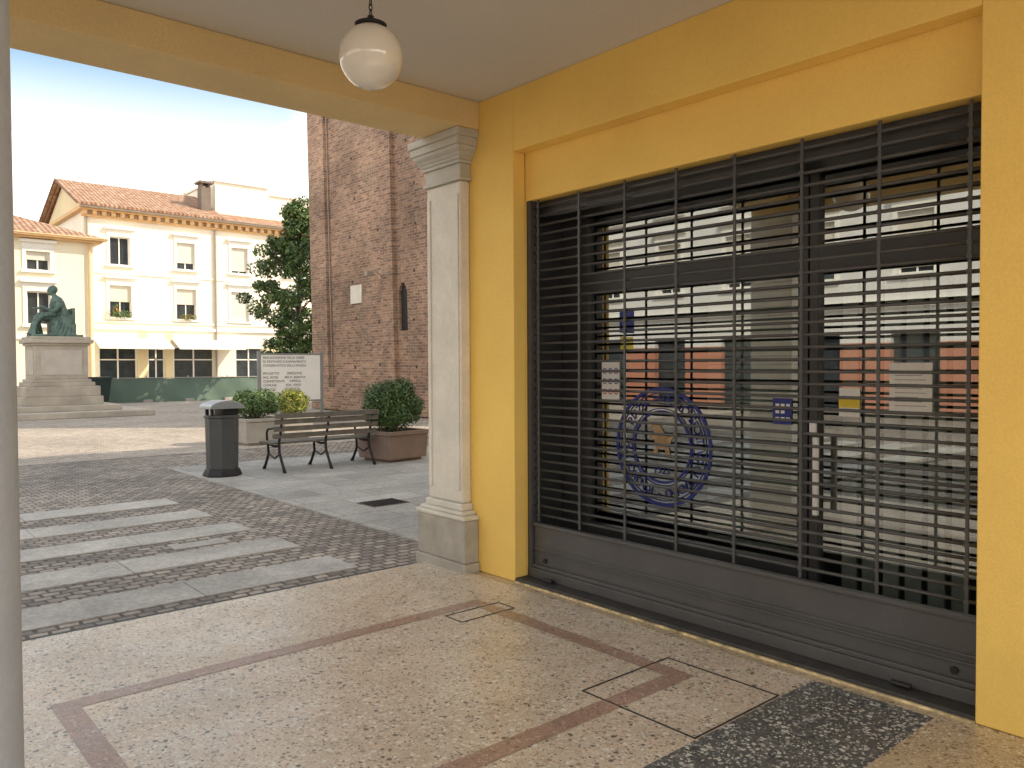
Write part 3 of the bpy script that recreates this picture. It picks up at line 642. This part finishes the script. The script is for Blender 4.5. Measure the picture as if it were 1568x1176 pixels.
# ------------------------------------------------------------------ generic house facade
def window(mbs, fr, s, w_, z0, z1, n, style=0, shut=0.0):
    mbs['glass'].box(s-w_/2, s+w_/2, n-0.25, n-0.20, z0, z1, fr)
    t = 0.06
    for q in ((s-w_/2, s-w_/2+t, z0, z1), (s+w_/2-t, s+w_/2, z0, z1), (s-t/2, s+t/2, z0, z1)): mbs['frame'].box(q[0], q[1], n-0.197, n-0.15, q[2], q[3], fr)
    mbs['frame'].box(s-w_/2+t, s+w_/2-t, n-0.196, n-0.16, z1-t, z1, fr); mbs['frame'].box(s-w_/2+t, s+w_/2-t, n-0.196, n-0.16, z0, z0+t, fr)
    if shut > 0: mbs['shut'].box(s-w_/2+0.005, s+w_/2-0.005, n-0.145, n-0.11, z1-(z1-z0)*shut, z1-0.003, fr)
    o = 0.16
    mbs['trim'].box(s-w_/2-o, s-w_/2, n+0.001, n+0.05, z0, z1+o, fr); mbs['trim'].box(s+w_/2, s+w_/2+o, n+0.001, n+0.05, z0, z1+o, fr)
    mbs['trim'].box(s-w_/2, s+w_/2, n+0.001, n+0.052, z1, z1+o, fr)
    mbs['trim'].box(s-w_/2-o-0.06, s+w_/2+o+0.06, n+0.001, n+0.16, z0-0.12, z0-0.002, fr)
    mbs['trim'].box(s-w_/2-o-0.12, s+w_/2+o+0.12, n+0.001, n+0.22, z1+o+0.25, z1+o+0.38, fr)
    mbs['trim'].box(s-w_/2-o-0.02, s+w_/2+o+0.02, n+0.001, n+0.06, z1+o+0.003, z1+o+0.249, fr)
def mkset(): return {k: MB() for k in ('wall', 'glass', 'frame', 'shut', 'trim')}
def flush(ms, e, wallmat):
    for k, mat in (('wall', wallmat), ('glass', WGLASS), ('frame', WHITER), ('shut', SHUT), ('trim', WHITER)):
        if ms[k].v: ms[k].make({'wall': 'walls', 'glass': 'window_glass', 'frame': 'window_frames', 'shut': 'shutters', 'trim': 'stone_trim'}[k], mat, e)

th = empty('cream_townhouse', (18, 55, 0)); FR = (0, 50.8, 1, 0, 0, -1)
ms = mkset(); cols = [13.5, 17.3, 20.7, 24.3, 28.0, 31.6]; ops = []
shs = {0: (0.0, 0.5), 1: (0.75, 0.5), 2: (0.9, 1.0), 3: (0.0, 0.5), 4: (1.0, 0.6), 5: (0.4, 0.2)}
for s in cols: ops += [(s-0.55, s+0.55, 7.55, 9.2), (s-0.6, s+0.6, 4.45, 6.35)]
shops = [(12.3, 14.4, 0.0, 2.7), (15.0, 16.0, 0.0, 2.6), (16.5, 19.0, 0.0, 2.7), (20.4, 22.2, 0.0, 2.7), (23.4, 25.6, 0, 2.7), (27, 30, 0, 2.7)]
ops += shops
wall_open(ms['wall'], 11.6, 34, 0, 10.55, -0.35, 0, ops, FR)
for i, s in enumerate(cols):
    window(ms, FR, s, 1.1, 7.55, 9.2, 0, shut=shs[i][0]); window(ms, FR, s, 1.2, 4.45, 6.35, 0, shut=shs[i][1])
for a, b_, z0, z1 in shops:
    ms['glass'].box(a, b_, -0.3, -0.25, z0, z1, FR)
    for q in (a, (a+b_)/2-0.04, b_-0.08): ms['frame'].box(q, q+0.08, -0.249, -0.2, z0, z1, FR)
    ms['frame'].box(a+0.08, b_-0.08, -0.249, -0.2, 1.95, 2.02, FR)
for z, d, h in ((3.75, 0.14, 0.18), (4.15, 0.08, 0.1), (7.0, 0.06, 0.08)): ms['trim'].box(11.6, 34, 0.001, d, z, z+h, FR)
ms['wall'].box(11.6, 34, -9.6, -0.351, 0, 10.55, FR)
flush(ms, th, CREAM)
mb = MB(); mb.box(11.45, 34.2, 0.002, 0.22, 10.2, 10.3, FR); mb.box(11.3, 34.2, -9.8, 0.45, 10.552, 10.75, FR)
s = 11.5
while s < 34: mb.box(s, s+0.22, 0.003, 0.36, 10.302, 10.55, FR); s += 0.5
mb.make('cornice', CORN, th)
mb = MB(); mb.tube([(11.3, 50.22, 10.72), (34.2, 50.22, 10.72)], 0.09, 8); mb.tube([(19.1, 50.7, 10.6), (19.1, 50.7, 0)], 0.07, 8); mb.tube([(11.75, 50.7, 10.6), (11.75, 50.7, 0)], 0.06, 8); mb.make('gutters', LEAD, th)
mkobj('roof', [(11.1, 50.1, 10.76), (19.6, 50.1, 10.76), (19.6, 55.6, 13.0), (11.1, 55.6, 13.0), (11.1, 61.1, 10.76), (19.6, 61.1, 10.76), (11.1, 50.1, 10.9), (19.6, 50.1, 10.9), (19.6, 55.6, 13.14), (11.1, 55.6, 13.14), (11.1, 61.1, 10.9), (19.6, 61.1, 10.9)],
      [(0, 1, 2, 3), (3, 2, 5, 4), (6, 7, 8, 9), (9, 8, 11, 10), (0, 1, 7, 6), (0, 3, 9, 6), (3, 4, 10, 9), (1, 2, 8, 7), (2, 5, 11, 8)], TILE_X, th, fixn=False)
mb = MB().prism([(11.6, 50.8, 10.751), (11.6, 60.4, 10.751), (11.6, 55.6, 12.9)], [(11.9, 50.8, 10.751), (11.9, 60.4, 10.751), (11.9, 55.6, 12.9)]); mb.prism([(19.3, 50.8, 10.751), (19.3, 60.4, 10.751), (19.3, 55.6, 12.95)], [(19.5, 50.8, 10.751), (19.5, 60.4, 10.751), (19.5, 55.6, 12.95)]); mb.make('gable_wall', OCHRE, th)
mkobj('roof_wing', [(19.62, 50.1, 10.76), (34.2, 50.1, 10.76), (34.2, 52.0, 11.5), (19.62, 52.0, 11.5)], [(0, 1, 2, 3)], TILE_X, th, fixn=False)
mb = MB(); mb.box(19.62, 23.2, 52, 60, 10.76, 13.55); mb.box(23.2, 34, 52, 60, 10.76, 13.1); mb.make('attic', CREAM, th)
mb = MB(); mb.box(19.5, 23.35, 51.85, 60.1, 13.552, 13.7); mb.box(23.36, 34.1, 51.86, 60.1, 13.102, 13.25); mb.make('attic_coping', WHITER, th)
mb = MB(); mb.box(18.6, 19.2, 51.6, 52.3, 11.2, 13.0); mb.box(18.45, 19.35, 51.45, 52.45, 13.25, 13.38)
for a in (18.62, 19.08): mb.box(a, a+0.1, 51.62, 52.28, 13.0, 13.25)
mb.make('chimney', simple('chimney_dark', (0.2, 0.16, 0.13), 0.9), th)
mb = MB()
for x, y, h in ((17.7, 53.2, 2.6), (18.2, 53.6, 2.1)):
    mb.tube([(x, y, 12), (x, y, 12+h)], 0.02, 5)
    for q in range(4): mb.tube([(x-0.4+q*0.06, y, 12+h-0.15-q*0.22), (x+0.4-q*0.06, y, 12+h-0.05-q*0.22)], 0.012, 4)
mb.make('antennas', LEAD, th)
mb = MB()
pA = [(12.0, 50.75, 3.25), (16.1, 50.75, 3.25), (16.1, 49.4, 2.65), (12.0, 49.4, 2.65)]; mb.prism(pA, [(a, b_, c-0.05) for a, b_, c in pA]); pA = [(x+4.4, y, z) for x, y, z in pA]; mb.prism(pA, [(a, b_, c-0.05) for a, b_, c in pA]); mb.make('awnings', AWN, th)
mb = MB(); mb.box(14.45, 14.95, 0.002, 0.03, 0, 3.6, FR); mb.box(16.02, 16.45, 0.002, 0.03, 0, 3.6, FR); mb.box(22.3, 23.3, 0.002, 0.03, 0, 2.9, FR); mb.make('painted_piers', OCHRE, th)
leaves('window_flowers', [((13.5, 50.55, 4.65), (0.6, 0.18, 0.22), 260), ((17.3, 50.55, 4.62), (0.55, 0.18, 0.18), 220), ((13.2, 50.5, 4.9), (0.25, 0.15, 0.35), 120)], 0.07, [LF2, LF3, LFY, RED], [0.4, 0.3, 0.15, 0.15], th, 8)

lh = empty('ochre_house', (0, 48, 0)); FR = (0, 43.8, 1, 0, 0, -1); ms = mkset(); ops = []
cl_ = [8.0, 4.6, 1.2, -2.2, -5.6, -9, -12.4]
for s in cl_: ops += [(s-0.5, s+0.5, 6.2, 7.1), (s-0.5, s+0.5, 3.6, 5.2), (s-0.55, s+0.55, 0.0, 2.4)]
wall_open(ms['wall'], -15, 10.4, 0, 7.7, -0.35, 0, ops, FR)
for i, s in enumerate(cl_):
    window(ms, FR, s, 1.0, 6.2, 7.1, 0, shut=0.45); window(ms, FR, s, 1.0, 3.6, 5.2, 0, shut=(0.5 if i % 2 else 0)); ms['glass'].box(s-0.55, s+0.55, -0.3, -0.25, 0, 2.4, FR)
ms['wall'].box(-15, 10.4, -9, -0.351, 0, 7.7, FR); ms['trim'].box(-15, 10.4, 0.001, 0.08, 2.9, 3.05, FR)
flush(ms, lh, simple('straw_render', (0.90, 0.83, 0.64), 0.85, var=0.05, nscale=0.5))
mb = MB(); mb.box(-15.2, 10.75, -9.3, 0.4, 7.702, 7.86, FR); mb.tube([(-15, 43.3, 7.85), (10.9, 43.3, 7.85)], 0.08, 8); mb.tube([(10.2, 43.7, 7.8), (10.2, 43.7, 0)], 0.06, 8); mb.make('eaves', CORN, lh)
mkobj('roof', [(-15.5, 43.2, 7.87), (11.0, 43.2, 7.87), (6.4, 48.3, 9.7), (-15.5, 48.3, 9.7), (11.0, 53.4, 7.87), (-15.5, 53.4, 7.87)], [(0, 1, 2, 3), (3, 2, 4, 5), (1, 4, 2)], TILE_X, lh, fixn=False)
box('door', 7.5, 8.5, 43.78, 43.84, 0, 2.3, TERRA, lh)

wh = empty('terracotta_palazzo', (-24, 10, 0)); FR = (-19, 0, 0, 1, 1, 0); ms = mkset(); ops = []
cs = [-26+3.4*i for i in range(24)]
for s in cs: ops += [(s-0.6, s+0.6, 4.6, 6.7), (s-0.6, s+0.6, 8.0, 9.8), (s-0.8, s+0.8, 0.0, 2.6)]
wall_open(ms['wall'], -28, 56, 2.3, 11, -0.35, 0, [(a, b_, max(c, 2.3), d) for a, b_, c, d in ops], FR)
g = MB(); wall_open(g, -28, 56, 0, 2.3, -0.35, 0, [(a, b_, c, 2.3) for a, b_, c, d in ops if c == 0.0], FR); g.make('ground_floor', TERRA, wh)
for i, s in enumerate(cs):
    window(ms, FR, s, 1.2, 4.6, 6.7, 0, shut=(0.5 if i % 3 == 0 else 0.9)); window(ms, FR, s, 1.2, 8.0, 9.8, 0, shut=(0.5 if i % 2 else 0.8)); ms['glass'].box(s-0.8, s+0.8, -0.3, -0.25, 0, 2.6, FR)
ms['wall'].box(-28, 56, -10, -0.351, 0, 11, FR); ms['trim'].box(-28, 56, 0.001, 0.15, 3.5, 3.75, FR); ms['trim'].box(-28.3, 56.3, 0.001, 0.5, 10.7, 11.0, FR)
flush(ms, wh, PALW)
mkobj('roof', [(-18.3, -28.5, 11.02), (-18.3, 56.5, 11.02), (-24, 56.5, 13.3), (-24, -28.5, 13.3)], [(0, 1, 2, 3)], TILE_Y, wh, fixn=False)

# ------------------------------------------------------------------ green construction fence
gf = empty('construction_fence', (14, 38, 0)); v = []; f = []; nx = 160; nz = 8; rnd = random.Random(2)
for i in range(nx+1):
    x = 9.3+i*0.0705
    for j in range(nz+1):
        t = j/nz; sag = 0.035*abs(math.sin(i*0.12))*t
        v.append((x, 38+0.012*math.sin(i*0.37+j*0.5)+0.012*rnd.random()+0.03*math.sin(i*0.11+j*0.2), GZ+t*(1.10-sag)))
for i in range(nx):
    for j in range(nz): a = i*(nz+1)+j; f.append((a, a+nz+1, a+nz+2, a+1))
mkobj('netting', v, f, NET, gf, smooth=True, fixn=False)
mb = MB()
for i in range(7): mb.tube([(9.3+i*1.85, 38.1, GZ), (9.3+i*1.85, 38.1, 1.15)], 0.03, 6); mb.box(9.1+i*1.85, 9.5+i*1.85, 37.85, 38.3, GZ, GZ+0.12)
mb.tube([(9.3, 37.95, 1.07), (20.4, 37.95, 1.07)], 0.018, 6)
mb.make('posts', PLANT_S, gf)
wb = empty('wheeled_waste_bin', (9.0, 37.2, 0)); mb = MB(); mb.prism([(8.55, 36.8, 0.08), (9.25, 36.8, 0.08), (9.25, 37.4, 0.08), (8.55, 37.4, 0.08)], [(8.45, 36.7, 1.05), (9.35, 36.7, 1.05), (9.35, 37.5, 1.05), (8.45, 37.5, 1.05)]); mb.box(8.42, 9.38, 36.66, 37.54, 1.051, 1.15)
for x in (8.6, 9.2): mb.tube([(x-0.03, 36.8, 0.06), (x+0.03, 36.8, 0.06)], 0.09, 12)
mb.make('body', simple('bin_green', (0.02, 0.04, 0.035), 0.5), wb)
rsn = empty('road_sign', (-2.2, 9.5, 0)); mb = MB(); mb.tube([(-2.2, 9.5, GZ), (-2.2, 9.5, 2.6)], 0.03, 8); mb.make('post', STEEL, rsn)
box('blue_plate', -2.38, -2.02, 9.44, 9.47, 2.15, 2.55, BLUE, rsn); box('yellow_plate', -2.36, -2.04, 9.44, 9.47, 1.85, 2.08, YELS, rsn)

# ------------------------------------------------------------------ magnolia tree
tr = empty('magnolia_tree', (16.55, 33.8, 0)); tx, ty = 16.55, 33.8; rnd = random.Random(21)
mb = MB(); mb.tube([(tx, ty, GZ), (tx+0.05, ty, 1.5), (tx-0.05, ty, 4), (tx+0.05, ty, 6.5), (tx, ty, 8.5)], [0.22, 0.17, 0.12, 0.08, 0.02], 10)
cl = []
def crown_r(z):
    t = (z-1.2)/7.8; return max(0.25, 2.35*math.sin(math.pi*min(1, max(0, t*0.84+0.14)))**0.8*(1.0 if t < 0.6 else 1.0-0.4*(t-0.6)/0.4))
for i in range(200):
    z = rnd.uniform(1.1, 9.0); t = rnd.uniform(0, 6.28); rr = crown_r(z)*rnd.uniform(0.3, 1.06)
    c = (tx+rr*math.cos(t), ty+rr*math.sin(t), z); q = rnd.uniform(0.22, 0.5)
    cl.append((c, (q*1.15, q*1.15, q*0.75), int(340*q)))
    if i % 3 == 0: mb.tube([(tx, ty, max(1.2, z-1.0)), (tx+rr*0.5*math.cos(t), ty+rr*0.5*math.sin(t), z-0.4), c], [0.05, 0.03, 0.012], 5)
mb.make('trunk_and_limbs', BARK, tr)
leaves('crown', cl, 0.12, [LF1, LF2, LF3, LFB], [0.26, 0.34, 0.32, 0.08], tr, 12)
print('done')
